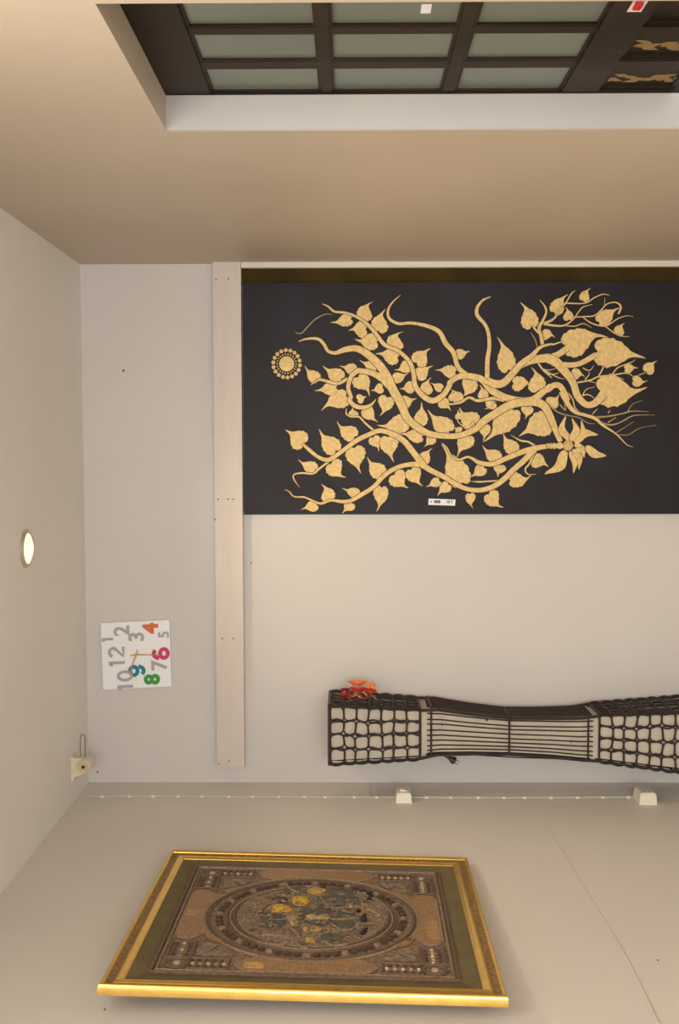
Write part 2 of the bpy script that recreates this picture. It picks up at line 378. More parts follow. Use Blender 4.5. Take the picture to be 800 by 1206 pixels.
br(.0015, ('D', [(410,180,5),(416,120,2)]), name='thin_twig'); br(.0015, ('C', [(635,345,3),(670,400,8),(685,455,8)]), m='goldpale', name='thin_twig')
br(.0035, ('C', [(600,880,50),(660,868,58),(720,820,52),(790,765,46)]), ('D', [(30,738,42),(70,708,40),(110,712,40),(142,760,40),(165,815,36)]), ('H', [(120,60,40),(150,120,36),(180,170,30),(220,205,26),(280,222,22),(350,245,24),(400,290,18),(490,350,10),(560,420,6),(605,437,2)]))
for l in ([(340,238,14),(440,230,10),(540,210,9),(600,195,7),(710,200,2)], [(380,265,12),(430,285,10),(480,285,10),(540,260,8),(610,225,7),(750,222,2)], [(485,345,6),(540,310,4),(610,265,2)], [(490,352,6),(570,355,5),(650,310,4),(760,290,2)],
          [(565,205,6),(600,150,4),(670,122,2)], [(435,272,6),(490,238,3)], [(20,140,8),(60,175,8),(110,208,8),(170,225,7),(240,240,6),(300,275,5),(350,280,2)], [(140,45,8),(195,110,8),(215,175,8),(275,225,6)], [(330,215,8),(365,180,4)], [(435,210,6),(450,190,5)], [(110,150,6),(150,190,5),(140,140,3)]):
    br(.0018, ('H', l), m='goldpale' if l[-1][2] < 3 else 'gold', name='thin_twig')
for l in ([(-20,585,8),(50,630,8),(100,655,6),(140,665,3)], [(225,690,12),(320,672,10),(370,650,10),(470,638,9),(560,625,8),(605,648,3)], [(370,650,10),(398,600,10),(405,570,8)], [(465,632,8),(500,590,8),(560,565,8),(600,550,5),(620,533,2)],
          [(265,590,6),(310,608,7),(342,573,3)], [(280,670,8),(305,640,7),(312,618,4)], [(250,780,9),(300,770,8),(350,797,3)], [(265,775,7),(290,735,6),(345,718,2)], [(0,600,7),(40,605,6),(85,595,3)], [(20,630,7),(80,632,6),(105,620,3)], [(690,620,5),(640,640,5)], [(470,640,6),(545,668,2)], [(310,680,6),(365,695,2)]):
    br(.0018, ('D', l), name='thin_twig')
br(.0020, ('C', [(690,580,14),(730,635,14),(800,700,8)]), name='thin_twig')
br(.0037, ('G', [(500,20,70),(560,28,68),(610,60,64),(650,130,60),(690,230,50),(735,335,40)]))
br(.0030, ('G', [(640,372,36),(600,375,40),(520,390,46),(420,420,44),(300,470,40),(200,510,38),(100,500,34),(40,465,22),(0,455,18)]), ('F', [(680,475,18),(640,468,18),(605,440,14),(580,390,14),(560,365,10),(540,345,5)]))
br(.0031, ('G', [(530,395,56),(450,480,46),(360,560,44),(290,630,44),(200,690,42),(100,715,38),(0,705,36)]), ('F', [(650,670,38),(560,615,40),(450,560,44),(370,515,46),(250,518,36),(150,555,36),(80,605,36),(0,690,34)]), ('E', [(640,750,34),(560,795,30),(490,805,28),(400,795,18),(320,820,20),(250,795,14),(190,770,14),(110,765,10),(70,725,8),(35,710,3)]))
br(.0033, ('F', [(390,520,56),(310,415,50),(240,330,48),(150,275,44),(50,248,38)]), ('E', [(700,278,38),(610,320,38),(520,385,34),(430,450,34),(370,478,34),(300,455,28),(230,400,28),(170,345,18)]))
br(.0029, ('E', [(390,485,18),(310,545,16),(260,585,16),(180,580,14),(110,592,12),(110,630,10),(152,692,3)]))
br(.0028, ('E', [(522,75,5),(520,115,12),(560,140,12),(620,140,14),(670,190,16),(740,250,20)]))
br(.0027, ('C', [(-20,910,12),(80,895,18),(150,855,20),(220,880,24),(330,862,26),(430,875,30)]))
br(.0026, ('G', [(345,282,3),(420,325,14),(480,335,14),(535,368,18)])); br(.0025, ('G', [(530,410,30),(495,500,16),(458,550,14),(480,590,10),(545,590,3)]))
br(.0024, ('G', [(30,645,3),(100,650,14),(170,645,12),(255,640,14)])); br(.0023, ('F', [(660,155,6),(670,185,8),(735,240,8)]), name='thin_twig'); br(.0022, ('F', [(800,165,7),(760,210,14),(800,180,3)]), name='thin_twig')
# leaves: region, base, tip, width, curl
PROF = [(0.05, .0), (-.02, .12), (-.03, .25), (.03, .38), (.13, .47), (.26, .50), (.38, .45), (.50, .36), (.60, .225), (.69, .115), (.79, .06), (.90, .035), (1.0, .008)]
def leaf(r, bx, by, tx, ty, w_, curl=0, wav=.06):
    x0, y0 = pp(r, bx, by); x1, y1 = pp(r, tx, ty); s = w_ / ORG[r][2] * 1.06
    dx, dy = x1 - x0, y1 - y0; l = math.hypot(dx, dy); ux, uy = dx / l, dy / l; nx, ny = -uy, ux
    ph = R_.random() * 6; out = []
    def P(t, h):
        c = curl * s * .30 * (max(0, t - .55) / .45) ** 2 - curl * s * .22 * math.sin(max(0, min(1, (t - .3) / .7)) * math.pi)
        return (x0 + ux * t * l + nx * (h * s + c), y0 + uy * t * l + ny * (h * s + c))
    up = []; dn = []
    pr = smooth_line(PROF, 2)
    for i, (t, h) in enumerate(pr):
        k = 1 + (wav * math.sin(i * 2.1 + ph) if .1 < h else 0); k2 = 1 + (wav * math.sin(i * 2.3 + ph + 2) if .1 < h else 0)
        up.append(P(t, h * k)); dn.append(P(t, -h * k2))
    return relief('gold_leaf', up + dn[-2:0:-1], 'gold', .0014 + R_.random() * .0008, paint)
LV = {
'A': [(695,238,528,270,95,.2),(660,840,450,948,140,-.3),(430,722,322,608,92,.2),(620,712,465,608,115,.1),(728,640,600,606,85,0),(578,778,403,802,100,0)],
'B': [(78,320,-62,322,130,-.2),(165,420,-18,402,128,.2),(8,690,112,838,130,.3),(8,872,82,845,72,0),(48,238,112,95,118,.5),(170,338,216,155,130,.4),(292,465,342,328,130,.7),(468,588,575,462,128,.2),(328,542,148,505,125,-.2),(422,598,300,645,95,.3),(158,620,22,565,80,.2),(292,712,412,662,80,-.2),(475,692,597,600,105,.2),(448,770,338,788,92,.1),(540,822,577,692,95,.4),(672,790,582,738,65,0),(778,658,616,635,95,-.2),(207,778,113,802,76,.1),(342,905,474,860,104,0)],
'C': [(52,522,158,490,80,0),(175,715,98,862,122,.4),(268,862,240,752,80,-.3),(462,645,383,372,138,-.35),(645,302,565,100,132,-.4),(495,745,658,755,112,.5),(692,805,655,612,132,-.45),(78,882,18,788,86,-.4),(282,905,365,885,60,.3),(20,880,18,790,60,0)],
'D': [(-5,362,82,380,70,.4),(70,218,162,88,92,.35),(265,138,314,48,66,.4),(172,268,156,178,66,-.3),(372,285,515,178,100,.2),(500,362,542,285,68,.4),(140,445,432,362,175,.45),(352,478,692,517,188,.15),(368,745,702,738,208,-.3),(192,632,282,642,78,.4),(548,598,638,588,62,.2),(603,678,702,682,72,-.3),(692,618,762,538,78,.3),(42,842,110,772,88,-.2)],
'E': [(588,300,438,183,120,.35),(442,412,298,238,135,.2),(188,352,43,238,150,-.1),(282,558,138,478,95,.2),(582,378,627,587,152,-.2),(398,503,507,627,138,-.4),(730,298,782,412,92,.3),(578,138,568,62,76,.2),(662,78,767,186,98,-.2),(800,600,678,458,122,.2),(392,792,333,663,108,-.4),(618,748,485,700,76,.1),(292,830,162,866,86,-.1),(566,815,488,897,86,-.1)],
'F': [(110,-18,60,137,122,.3),(528,12,612,90,86,.2),(370,202,380,22,102,-.1),(268,188,28,215,138,.25),(602,258,418,88,140,.2),(672,158,664,82,56,0),(684,258,632,218,62,0),(388,298,198,270,100,-.1),(472,298,398,378,76,.1),(380,497,457,380,92,.3),(112,292,152,497,142,-.2),(65,688,33,887,112,.3),(800,198,665,73,140,.3),(752,285,652,452,124,-.2),(702,668,540,345,182,-.15),(160,590,270,707,142,-.25),(292,550,380,690,122,-.25),(518,640,412,692,72,0),(592,668,498,758,86,-.2),(758,742,775,862,76,-.4)],
'G': [(218,28,143,82,76,.2),(372,75,136,347,186,.2),(478,58,462,158,92,.2),(648,165,405,288,190,-.1),(142,202,133,332,90,.2),(378,418,276,265,108,.3),(252,478,115,368,104,.3),(138,536,26,616,92,.1),(264,516,240,612,94,-.1),(520,470,645,528,112,.2),(335,640,516,606,118,-.6),(168,742,280,862,124,-.4)],
}
for r, ls in LV.items():
    for a in ls: leaf(r, *a)
# lotus-like flower
fc = pp('H', 165, 427)
for (bx, by, tx, ty, w_, cu) in ((170,392,112,238,70,-.7),(185,395,228,252,72,.6),(212,405,288,272,70,.6),(205,400,352,320,90,-.5),(283,437,415,515,78,.3),(202,452,262,580,60,-.5),(182,465,222,610,58,-.4),(150,465,42,642,98,-.5),(208,425,268,430,40,0),(132,428,78,428,60,0),(225,440,290,490,70,-.4)):
    x0, y0 = pp('H', bx, by); x1, y1 = pp('H', tx, ty); q = []
    dx, dy = x1 - x0, y1 - y0; l = math.hypot(dx, dy); nx, ny = -dy / l, dx / l; s = w_ / 5.714 * .74
    up, dn = [], []
    for i in range(11):
        t = i / 10; h = .5 * s * math.sin(math.pi * min(1, t * .93 + .07) ** .8) ** .8; c = cu * s * 1.15 * math.sin(t * math.pi * 1.6 - .5) * t
        up.append((x0 + dx * t + nx * (h + c), y0 + dy * t + ny * (h + c))); dn.append((x0 + dx * t + nx * (-h + c), y0 + dy * t + ny * (-h + c)))
    relief('flower_petal', up + dn[::-1], 'gold', .0045 + R_.random() * .001, paint)
for q in ((0, 5, 45, 0), ):
    for k in range(3):
        x, y = pp('H', 72 - k * 22, 430)
        relief('flower_calyx', [(x + 3.2, y - 2.2), (x + 3.8, y), (x + 3.2, y + 2.2), (x - 1, y + 4.2 - k * .5), (x - .2, y + 1), (x - 1.5, y), (x - .2, y - 1), (x - 1, y - 4.2 + k * .5)], 'gold', .0052, paint)
def disc(px, r, m, lift, name, parent, n=16, dome=.0):
    c = hit(px[0], px[1], 'Y', YP); c.y = YP
    return G().lathe(c, (0, -1, 0), [(r * PXM, 0), (r * PXM, lift * .8), (r * PXM * .85, lift), (r * PXM * .3, lift + dome)], n).obj(name, m, parent, smooth=False)
fo = disc(fc, 6.2, 'gold', .0062, 'flower_centre', paint)
for rr in (5.2, 3.2):
    G().tube([hit(fc[0] + rr * math.cos(a), fc[1] + rr * math.sin(a), 'Y', YP - .0066) for a in [i * math.pi / 10 for i in range(20)]], .0010, 4, True).obj('ring_line', 'golddark', fo)
# sun medallion
sx, sy = pp('A', 185, 590)
sun = disc((sx, sy), 8.9, 'gold', .004, 'sun_disc', paint, 24, .001)
for i in range(18):
    a = 2 * math.pi * (i + .3) / 18; disc((sx + 15.7 * math.cos(a), sy + 16.1 * math.sin(a)), 2.35, 'gold', .003, 'sun_bead', sun, 10, .001)
for i in range(22):
    a = 2 * math.pi * i / 22; disc((sx + 11.3 * math.cos(a), sy + 11.3 * math.sin(a)), .95, 'gold', .002, 'sun_dot', sun, 8, .0005)
# label
lb = relief('price_label', [(505, 587.2), (536.8, 588.4), (536, 595.6), (504.6, 594.6)], 'paper', .001, paint, label='white printed label')
for (a, b) in ((511.5, 513.5), (513.8, 516), (516.3, 518.8), (526.5, 527.5), (528.3, 529.8), (531.8, 532.8)):
    g = G(); g.hexa([onp(x, y, .0009) for x, y in ((a, 589.2), (b, 589.3), (b, 592.6), (a, 592.5))], [onp(x, y, .0016) for x, y in ((a, 589.2), (b, 589.3), (b, 592.6), (a, 592.5))]); g.obj('printed_mark', 'ink', lb)
disc((508, 590.8), 1, 'ink', .0016, 'printed_mark', lb, 8)

# ------------------------------------------------------------------ WALL CLOCK
YK = YB - .022
ck = [hit(x, y, 'Y', YK) for x, y in ((118.6, 734), (199.6, 730.2), (201.8, 808.4), (121.6, 812.2))]
cc = sum(ck, Vector()) / 4
clock = thing('wall_clock', 'square white wall clock with large grey and coloured numerals', 'clock', (cc.x, YB, cc.z))
g = G(); g.hexa([v + Vector((0, YB - YK, 0)) for v in ck], ck); g.obj('clock_face', 'white', clock)
dg = bpy.context.evaluated_depsgraph_get()
up_ = (ck[0] + ck[3] - ck[1] - ck[2]).normalized(); rt_ = (ck[0] + ck[1] - ck[2] - ck[3]).normalized()
def glyph(txt, zx, zy, hpx, m, bold, lift=.003):
    cu = bpy.data.curves.new('numeral', 'FONT'); cu.body = txt; cu.size = 1; cu.extrude = 0; cu.offset = bold; cu.resolution_u = 4
    to = bpy.data.objects.new('numeral', cu); C.objects.link(to)
    bpy.context.view_layer.update()
    me = bpy.data.meshes.new_from_object(to.evaluated_get(bpy.context.evaluated_depsgraph_get()))
    bpy.data.objects.remove(to)
    xs = [v.co.x for v in me.vertices]; ys = [v.co.y for v in me.vertices]
    sc_ = hpx / 8 * (YK / F) / (max(ys) - min(ys)); ox, oy = (max(xs) + min(xs)) / 2, (max(ys) + min(ys)) / 2
    c = hit(110 + zx / 8, 720 + zy / 8, 'Y', YK)
    vs = [c + rt_ * ((v.co.x - ox) * sc_) + up_ * ((v.co.y - oy) * sc_) + Vector((0, -.0006, 0)) for v in me.vertices]
    fs = [tuple(p.vertices) for p in me.polygons]; n = len(vs)
    cnt = {}
    for f in fs:
        for i in range(len(f)):
            e = (f[i], f[(i + 1) % len(f)]); cnt[frozenset(e)] = cnt.get(frozenset(e), []) + [e]
    side = [(e[0][1], e[0][0], e[0][0] + n, e[0][1] + n) for e in cnt.values() if len(e) == 1]
    vs2 = vs + [v + Vector((0, -lift, 0)) for v in vs]
    bpy.data.meshes.remove(me)
    return mesh('numeral', vs2, [tuple(i + n for i in f) for f in fs] + side, m, clock, label='%s numeral %s' % ({'grey': 'grey', 'orange': 'orange', 'crimson': 'crimson', 'green': 'green', 'teal': 'teal'}[m], txt))
def stroke(txt, lines, m, zx, zy, hpx, wd):
    """numeral drawn as flat strokes; line points in units of the numeral's height, y up"""
    k = hpx / 8 * (YK / F); c = hit(110 + zx / 8, 720 + zy / 8, 'Y', YK); g = G()
    for q, ln in enumerate(lines):
        n = len(ln); vs = []
        for i, (x, y) in enumerate(ln):
            a, b = ln[max(i - 1, 0)], ln[min(i + 1, n - 1)]; dx, dy = b[0] - a[0], b[1] - a[1]; l = math.hypot(dx, dy) or 1
            for off, z in ((-wd, -.0005), (-wd, -.0036), (wd, -.0036), (wd, -.0005)):
                vs.append(c + rt_ * ((x - dy / l * off) * k) + up_ * ((y + dx / l * off) * k) + Vector((0, z - q * .0005, 0)))
        g.add(vs, [(i * 4 + j, i * 4 + j + 1, i * 4 + j + 5, i * 4 + j + 4) for i in range(n - 1) for j in range(3)] + [(0, 1, 2, 3), (n * 4 - 1, n * 4 - 2, n * 4 - 3, n * 4 - 4)])
    g.obj('numeral', m, clock, label='%s numeral %s' % (m, txt))
def arc(cx, cy, rx, ry, a0, a1, n=14): return [(cx + rx * math.cos(math.radians(a0 + (a1 - a0) * i / n)), cy + ry * math.sin(math.radians(a0 + (a1 - a0) * i / n))) for i in range(n + 1)]
ONE = [[(0, -.5), (0, .5)], [(.01, .45), (-.10, .40), (-.17, .26)]]
ZERO = arc(0, 0, .27, .43, 90, 450, 24)
TWO = arc(0, .20, .26, .235, 165, -35, 12) + [(-.27, -.43), (.33, -.43)]
SIX = [arc(0, .09, .27, .335, 40, 178, 10), arc(0, -.2, .27, .235, 0, 360, 24)]
stroke('1', ONE, 'grey', 135, 262, 105, .10)
stroke('12', [[(x - .42, y) for x, y in l] for l in ONE] + [[(x + .25, y) for x, y in TWO]], 'grey', 220, 422, 152, .085)
stroke('10', [[(x - .46, y) for x, y in l] for l in ONE] + [[(x + .22, y) for x, y in ZERO]], 'grey', 300, 640, 150, .085)
stroke('6', SIX, 'crimson', 635, 397, 158, .115)
stroke('9', [[(-x, -y) for x, y in l] for l in SIX], 'teal', 412, 560, 152, .115)
for a in (('2', 265, 183, 150, 'grey', .02), ('3', 405, 240, 148, 'grey', .02), ('4', 537, 160, 152, 'orange', .045), ('5', 663, 220, 102, 'grey', .02), ('7', 622, 505, 150, 'grey', .02), ('8', 553, 640, 156, 'green', .045), ):
    glyph(*a)
def hand(pts, r, name):
    p = [hit(110 + x / 8, 720 + y / 8, 'Y', YK - .007) for x, y in pts]; G().tube(p, r, 6).obj(name, 'brass', clock)
hand([(350, 418), (405, 408), (640, 413)], [.0022, .003, .0015], 'minute_hand'); hand([(418, 362), (405, 405), (338, 585)], [.0022, .0035, .0018], 'hour_hand')
G().lathe(hit(160.6, 771, 'Y', YK), (0, -1, 0), [(.006, 0), (.006, .009), (.003, .010)], 12).obj('hand_boss', 'brass', clock)

# ------------------------------------------------------------------ DOWNLIGHT in the ceiling
lc = hit(30.5, 646, 'Z', ZC)
dl = thing('ceiling_downlight', 'small round lit downlight set in the pale ceiling', 'ceiling light', lc)
rr = abs(hit(30.5, 669, 'Z', ZC).x - lc.x)
G().lathe(lc, (0, 0, -1), [(rr * 1.0, 0), (rr * 1.0, .004), (rr * .92, .009), (rr * .80, .010), (rr * .76, .004), (rr * .76, .001)], 32).obj('trim_ring', 'chrome', dl)
G().lathe(lc, (0, 0, -1), [(rr * .76, .0012), (rr * .76, .008), (rr * .5, .016), (rr * .2, .019)], 28).obj('lamp_lens', 'glow', dl)
l = bpy.data.lights.new('downlight_beam', 'SPOT'); l.energy = 36; l.color = (1, .80, .56); l.spot_size = 2.25; l.spot_blend = .7; l.shadow_soft_size = .05
lo = bpy.data.objects.new('downlight_beam', l); lo.location = lc + Vector((0, 0, -.03)); C.objects.link(lo)

# ------------------------------------------------------------------ CREAM CEILING FITTING
fcn = hit(86, 904, 'Z', ZC - .004)
fit = thing('ceiling_fitting', 'small cream plastic fitting with round spoked face and wire loop, at the ceiling corner', 'fitting', (fcn.x, fcn.y, ZC))
dY = fcn.y
a0, a1 = hit(86, 890, 'Y', dY), hit(87, 918.5, 'Y', dY)
G().box((a1.x, dY - .015, ZC - .010), (a0.x, dY + .03, ZC)).obj('mounting_plate', 'cream', fit)
bc = hit(99.3, 902, 'Y', dY - .02); br_ = abs(hit(99, 891.8, 'Y', dY).x - bc.x)
g = G(); g.lathe(bc + Vector((0, .045, 0)), (0, -1, 0), [(br_ * .95, 0), (br_, .01), (br_, .055), (br_ * .86, .064), (br_ * .80, .061)], 24)
g.obj('round_body', 'cream', fit)
q0 = hit(86, 893, 'Y', dY - .02); q1 = hit(86, 916, 'Y', dY - .02); q2 = hit(100, 911, 'Y', dY - .02); q3 = hit(97, 893, 'Y', dY - .02)
g = G(); g.hexa([v + Vector((0, .06, 0)) for v in (q0, q1, q2, q3)], [v + Vector((0, .0, 0)) for v in (q0, q1, q2, q3)]); g.obj('bracket', 'cream', fit)
fc0 = bc + Vector((0, .045 - .061, 0))
for i in range(14):
    a = 2 * math.pi * i / 14; d_ = Vector((math.cos(a), 0, math.sin(a)))
    G().tube([fc0 + d_ * br_ * .36, fc0 + d_ * br_ * .78 + Vector((0, -.001, 0))], .0022, 4).obj('spoke', 'brass', fit)
G().lathe(fc0, (0, -1, 0), [(br_ * .25, -.002), (br_ * .25, .003), (br_ * .15, .0035)], 14).obj('hole', 'black', fit)
wp = [hit(x, y, 'Y', dY + .0) for x, y in ((95, 893), (94.6, 880), (94.8, 870), (95.8, 866), (98, 865), (99.6, 867), (100.2, 874), (100.4, 893))]
G().tube([tuple(v) for v in smooth_line([tuple(v) for v in wp], 3)], .0022, 6).obj('wire_loop', 'steel', fit)

# ------------------------------------------------------------------ LEFT WALL: CABLE AND TWO BOXES
cyl = smooth_line([(100, 938.8), (200, 938.6), (300, 939.0), (470, 939.8), (600, 940.2), (752, 939.5)], 6)
c0 = hit(420, 939, 'X', XL)
cab = thing('wall_cable', 'thin pale cable clipped along the left wall between two cream boxes', 'cable', (XL, c0.y, c0.z))
pts = [hit(x, y, 'X', XL) + Vector((.003, 0, 0)) for x, y in cyl]
G().tube(pts, .0022, 6).obj('cable', 'cable', cab)
for i in range(22):
    x = 122 + i * 29.3 + R_.uniform(-3, 3)
    if 462 < x < 492: continue
    k = min(range(len(cyl)), key=lambda j: abs(cyl[j][0] - x)); p = hit(x, cyl[k][1], 'X', XL)
    G().box((XL, p.y - .006, p.z - .006), (XL + .0075, p.y + .006, p.z + .006)).obj('cable_clip', 'cream2', cab)
def wall_box(name, label, x0, x1, yn, yf_, ybot, cat):
    """surface box: near face between image rows yn (top) and ybot (wall), far edge of the top at yf_"""
    pn_ = hit((x0 + x1) / 2, ybot, 'X', XL); pt = hit((x0 + x1) / 2, yn, 'Y', pn_.y); X1 = pt.x
    pfar = hit((x0 + x1) / 2, yf_, 'X', X1)
    za_, zb_ = hit(x0, (yn + ybot) / 2, 'Y', pn_.y).z, hit(x1, (yn + ybot) / 2, 'Y', pn_.y).z
    t = thing(name, label, cat, (XL, (pn_.y + pfar.y) / 2, (za_ + zb_) / 2), 'cream boxes on the left wall cable')
    y0, y1 = pn_.y, pfar.y; i_ = .004
    G().hexa([(XL, y0, za_), (XL, y0, zb_), (XL, y1, zb_), (XL, y1, za_)], [(X1, y0 + i_, za_ - i_), (X1, y0 + i_, zb_ + i_), (X1, y1 - i_, zb_ + i_), (X1, y1 - i_, za_ - i_)]).obj('box_body', 'cream2', t)
    G().box((X1, y0 + .008, zb_ + .008), (X1 + .003, y1 - .008, za_ - .008)).obj('cover_plate', 'cream2', t)
    return t, X1 + .003, y0, y1, za_, zb_
t, X1, y0, y1, za, zb2 = wall_box('wall_switch', "cream switch box on the left wall beside the lantern's upper net end", 466.5, 485.5, 935.5, 927.5, 946, 'switch')
G().hexa([(X1, y0 + .025, zb2 + .018), (X1, y1 - .025, zb2 + .018), (X1, y1 - .025, za - .018), (X1, y0 + .025, za - .018)], [(X1 + .003, y0 + .027, zb2 + .02), (X1 + .003, y1 - .027, zb2 + .02), (X1 + .009, y1 - .027, za - .02), (X1 + .009, y0 + .027, za - .02)]).obj('rocker', 'cream', t)
t, X1, y0, y1, za, zb2 = wall_box('wall_socket', "cream socket box on the left wall beside the lantern's flared lower end", 753.5, 774.5, 935.5, 926.5, 948, 'socket')
for k in (-1, 1):
    for j in (-1, 1):
        yy, zz_ = (y0 + y1) / 2 + k * .016, (za + zb2) / 2 + j * .008
        G().box((X1 - .0005, yy - .005, zz_ - .0015), (X1 + .0008, yy + .005, zz_ + .0015)).obj('socket_slot', 'nail', t)

# ------------------------------------------------------------------ LANTERN
YL = 4.055
KEY = [(388, 831, 900), (495, 836, 893.5), (508, 834, 889), (555, 840.5, 888), (600, 845, 888.5), (650, 845.5, 891.5), (693, 845, 896), (706, 842.5, 896.5), (800, 839.5, 909), (842, 837.5, 914.5)]
SEC = []
for x, yt, yb in KEY:
    h = .1
    for _ in range(4):
        a, b = hit(x, yt, 'Y', YL - h), hit(x, yb, 'Y', YL - h); h = abs(a.x - b.x) / 2
    SEC.append(((a.z + b.z) / 2, (a.x + b.x) / 2, h))
SEC[-1] = (max(SEC[-1][0], .006), *SEC[-1][1:])
def sec(z):
    if z >= SEC[0][0]: return SEC[0][1], SEC[0][2]
    for (za_, ca, ha), (zb_, cb, hb) in zip(SEC, SEC[1:]):
        if z >= zb_: t = (za_ - z) / (za_ - zb_); return ca + (cb - ca) * t, ha + (hb - ha) * t
    return SEC[-1][1], SEC[-1][2]
FACES = [((1, 0), (0, -1)), ((0, 1), (1, 0)), ((-1, 0), (0, 1)), ((0, -1), (-1, 0))]   # (along, outward) in xy: front, right, back, left
def lp(face, u, z, off=0, k=1):                    # u in -1..1 along the face
    cx, h = sec(z); (ax, ay), (ox, oy) = FACES[face]; h *= k
    return Vector((cx + ax * u * h + ox * (h + off), YL + ay * u * h + oy * (h + off), z))
lant = thing('floor_lantern', 'tall waisted floor lantern of dark cord net and rods over pale cloth', 'lantern', (SEC[-1][1], YL, 0))
ztop, zA1, zB0, zMid, zB1, zA2, zbot = SEC[0][0], SEC[1][0], SEC[2][0], SEC[4][0], SEC[6][0], SEC[7][0], SEC[9][0]
# lining
zsl = [ztop - .004] + [s[0] for s in SEC[1:-1]] + [zbot]
vs = []; fs = []
for z in zsl: vs += [lp(f, -1, z, 0, .90) for f in range(4)]
for i in range(len(zsl) - 1):
    for j in range(4): fs.append((i * 4 + j, i * 4 + (j + 1) % 4, i * 4 + 4 + (j + 1) % 4, i * 4 + 4 + j))
mesh('cloth_lining', vs, fs, 'lining', lant)
def net(z0, z1, ncol):
    for f in range(4):
        if f == 2: continue
        jz = [[0 if c in (0, ncol) else R_.uniform(-.12, .12) for c in range(ncol + 1)] for r in range(5)]
        ju = [[0 if r in (0, 4) else R_.uniform(-.06, .06) + .04 * math.sin(c * .9 + r) for c in range(ncol + 1)] for r in range(5)]
        def node(r, c):
            z = z0 + (z1 - z0) * ((c + jz[r][c]) / ncol); return lp(f, -1 + 2 * (r / 4) + ju[r][c], z, .002)
        for r in range(4):
            for c in range(ncol):
                A_, B_, C_, D_ = node(r, c), node(r, c + 1), node(r + 1, c + 1), node(r + 1, c)
                loop = []
                for i in range(14):
                    a = 2 * math.pi * i / 14 + .2; ca, sa = math.cos(a), math.sin(a); e = .55
                    uu = .5 + .5 * math.copysign(abs(ca) ** e, ca) * .985; vv = .5 + .5 * math.copysign(abs(sa) ** e, sa) * .985
                    loop.append(A_ * (1 - uu) * (1 - vv) + B_ * uu * (1 - vv) + C_ * uu * vv + D_ * (1 - uu) * vv)
                G().tube(loop, .0033 if f != 1 else .0055, 5, True).obj('cord_loop', 'cord', lant)
def rows(z0, z1, ncol):
    for f in (0, 1, 3):
        for r in range(5):
            n = ncol * 4; ph = R_.random() * 6
            pts = [lp(f, max(-1.0, min(1.0, -1 + r * .5 + .045 * math.sin(ph + i * 1.1))), z0 + (z1 - z0) * i / n, .003 + .005 * abs(math.sin(math.pi * i / 4)) * (r in (0, 4))) for i in range(n + 1)]
            G().tube(pts, .0038, 5).obj('row_cord', 'cord', lant)
rows(ztop - .004, zA1, 7); rows(zA2, zbot + .004, 9)
net(ztop - .004, zA1, 7); net(zA2, zbot + .004, 9)
def hoop(name, z, r, m='rod', off=.002):
    G().tube([lp(f, u, z, off) for f in range(4) for u in (-.98, 0, .98)], r, 6, True).obj(name, m, lant)
hoop('rim_hoop', ztop, .0062); hoop('rim_hoop', zbot + .006, .0062); hoop('band_hoop', zA1, .0055, 'cord'); hoop('band_hoop', zA2, .0050, 'cord')
hoop('rod_hoop', zB0, .0042); hoop('rod_hoop', zMid, .0045); hoop('rod_hoop', zB1, .0042)
for f in range(4):                                 # corner posts and rods
    for (za_, zb_, r) in ((ztop, zA1, .003), (zA1, zA2, .0068), (zA2, zbot + .006, .003)):
        n = 10; G().tube([lp(f, 1, za_ + (zb_ - za_) * i / n, .001) - Vector((FACES[f][0][0], FACES[f][0][1], 0)) * .003 for i in range(n + 1)], r, 6).obj('corner_post', 'rod', lant)
    for k in range(8 if f != 1 else 11):
        u = -1 + 2 * (k + 1) / (9 if f != 1 else 12) + R_.uniform(-.03, .03)
        za_, zb_ = zB0 + .016, zB1 - .018; n = 12; w1 = R_.uniform(-.03, .03)
        G().tube([lp(f, max(-.97, min(.97, u + w1 * math.sin(i / n * 3.1))), za_ + (zb_ - za_) * i / n, .003) for i in range(n + 1)], .0029, 5).obj('rod', 'rod', lant)
for (px, py) in ((521, 853.5), (573.5, 848), (659.5, 861), (673, 873.5), (594, 864)):  # knots on the rods
    p = hit(px, py, 'Y', YL - .08); p = hit(px, py, 'Y', YL - sec(p.z)[1] - .004)
    G().lathe(p, (0, 0, 1), [(.001, -.005), (.004, -.002), (.004, .002), (.001, .005)], 6).obj('rod_knot', 'rod', lant)
# supply cord and plug
pts = [hit(x, y, 'Y', 4.1) for x, y in ((548, 888.5), (575, 890), (605, 892), (640, 893), (668, 894.5), (690, 897))]
G().tube([tuple(q) for q in smooth_line([tuple(p) for p in pts], 4)], .0026, 6).obj('power_cord', 'black', lant)
pk = [hit(x, y, 'Y', 4.0) for x, y in ((520, 887), (525, 891), (529, 893.2), (533, 896))]
G().tube([tuple(q) for q in smooth_line([tuple(p) for p in pk], 4)], .0032, 6).obj('power_cord', 'black', lant)
a, b = hit(527.5, 891.5, 'Y', 4.0), hit(536, 896.5, 'Y', 4.0); d_ = (b - a).normalized()
pl = G().lathe(a, d_, [(.004, 0), (.008, .008), (.0145, .022), (.0150, .032), (.012, .034)], 10).obj('plug', 'black', lant)
for s in (-1, 1):
    o_ = b + d_.cross(Vector((0, 1, 0))) * .006 * s
    G().tube([o_ - d_ * .002, o_ + d_ * .016], .0018, 5).obj('plug_pin', 'steel', pl)

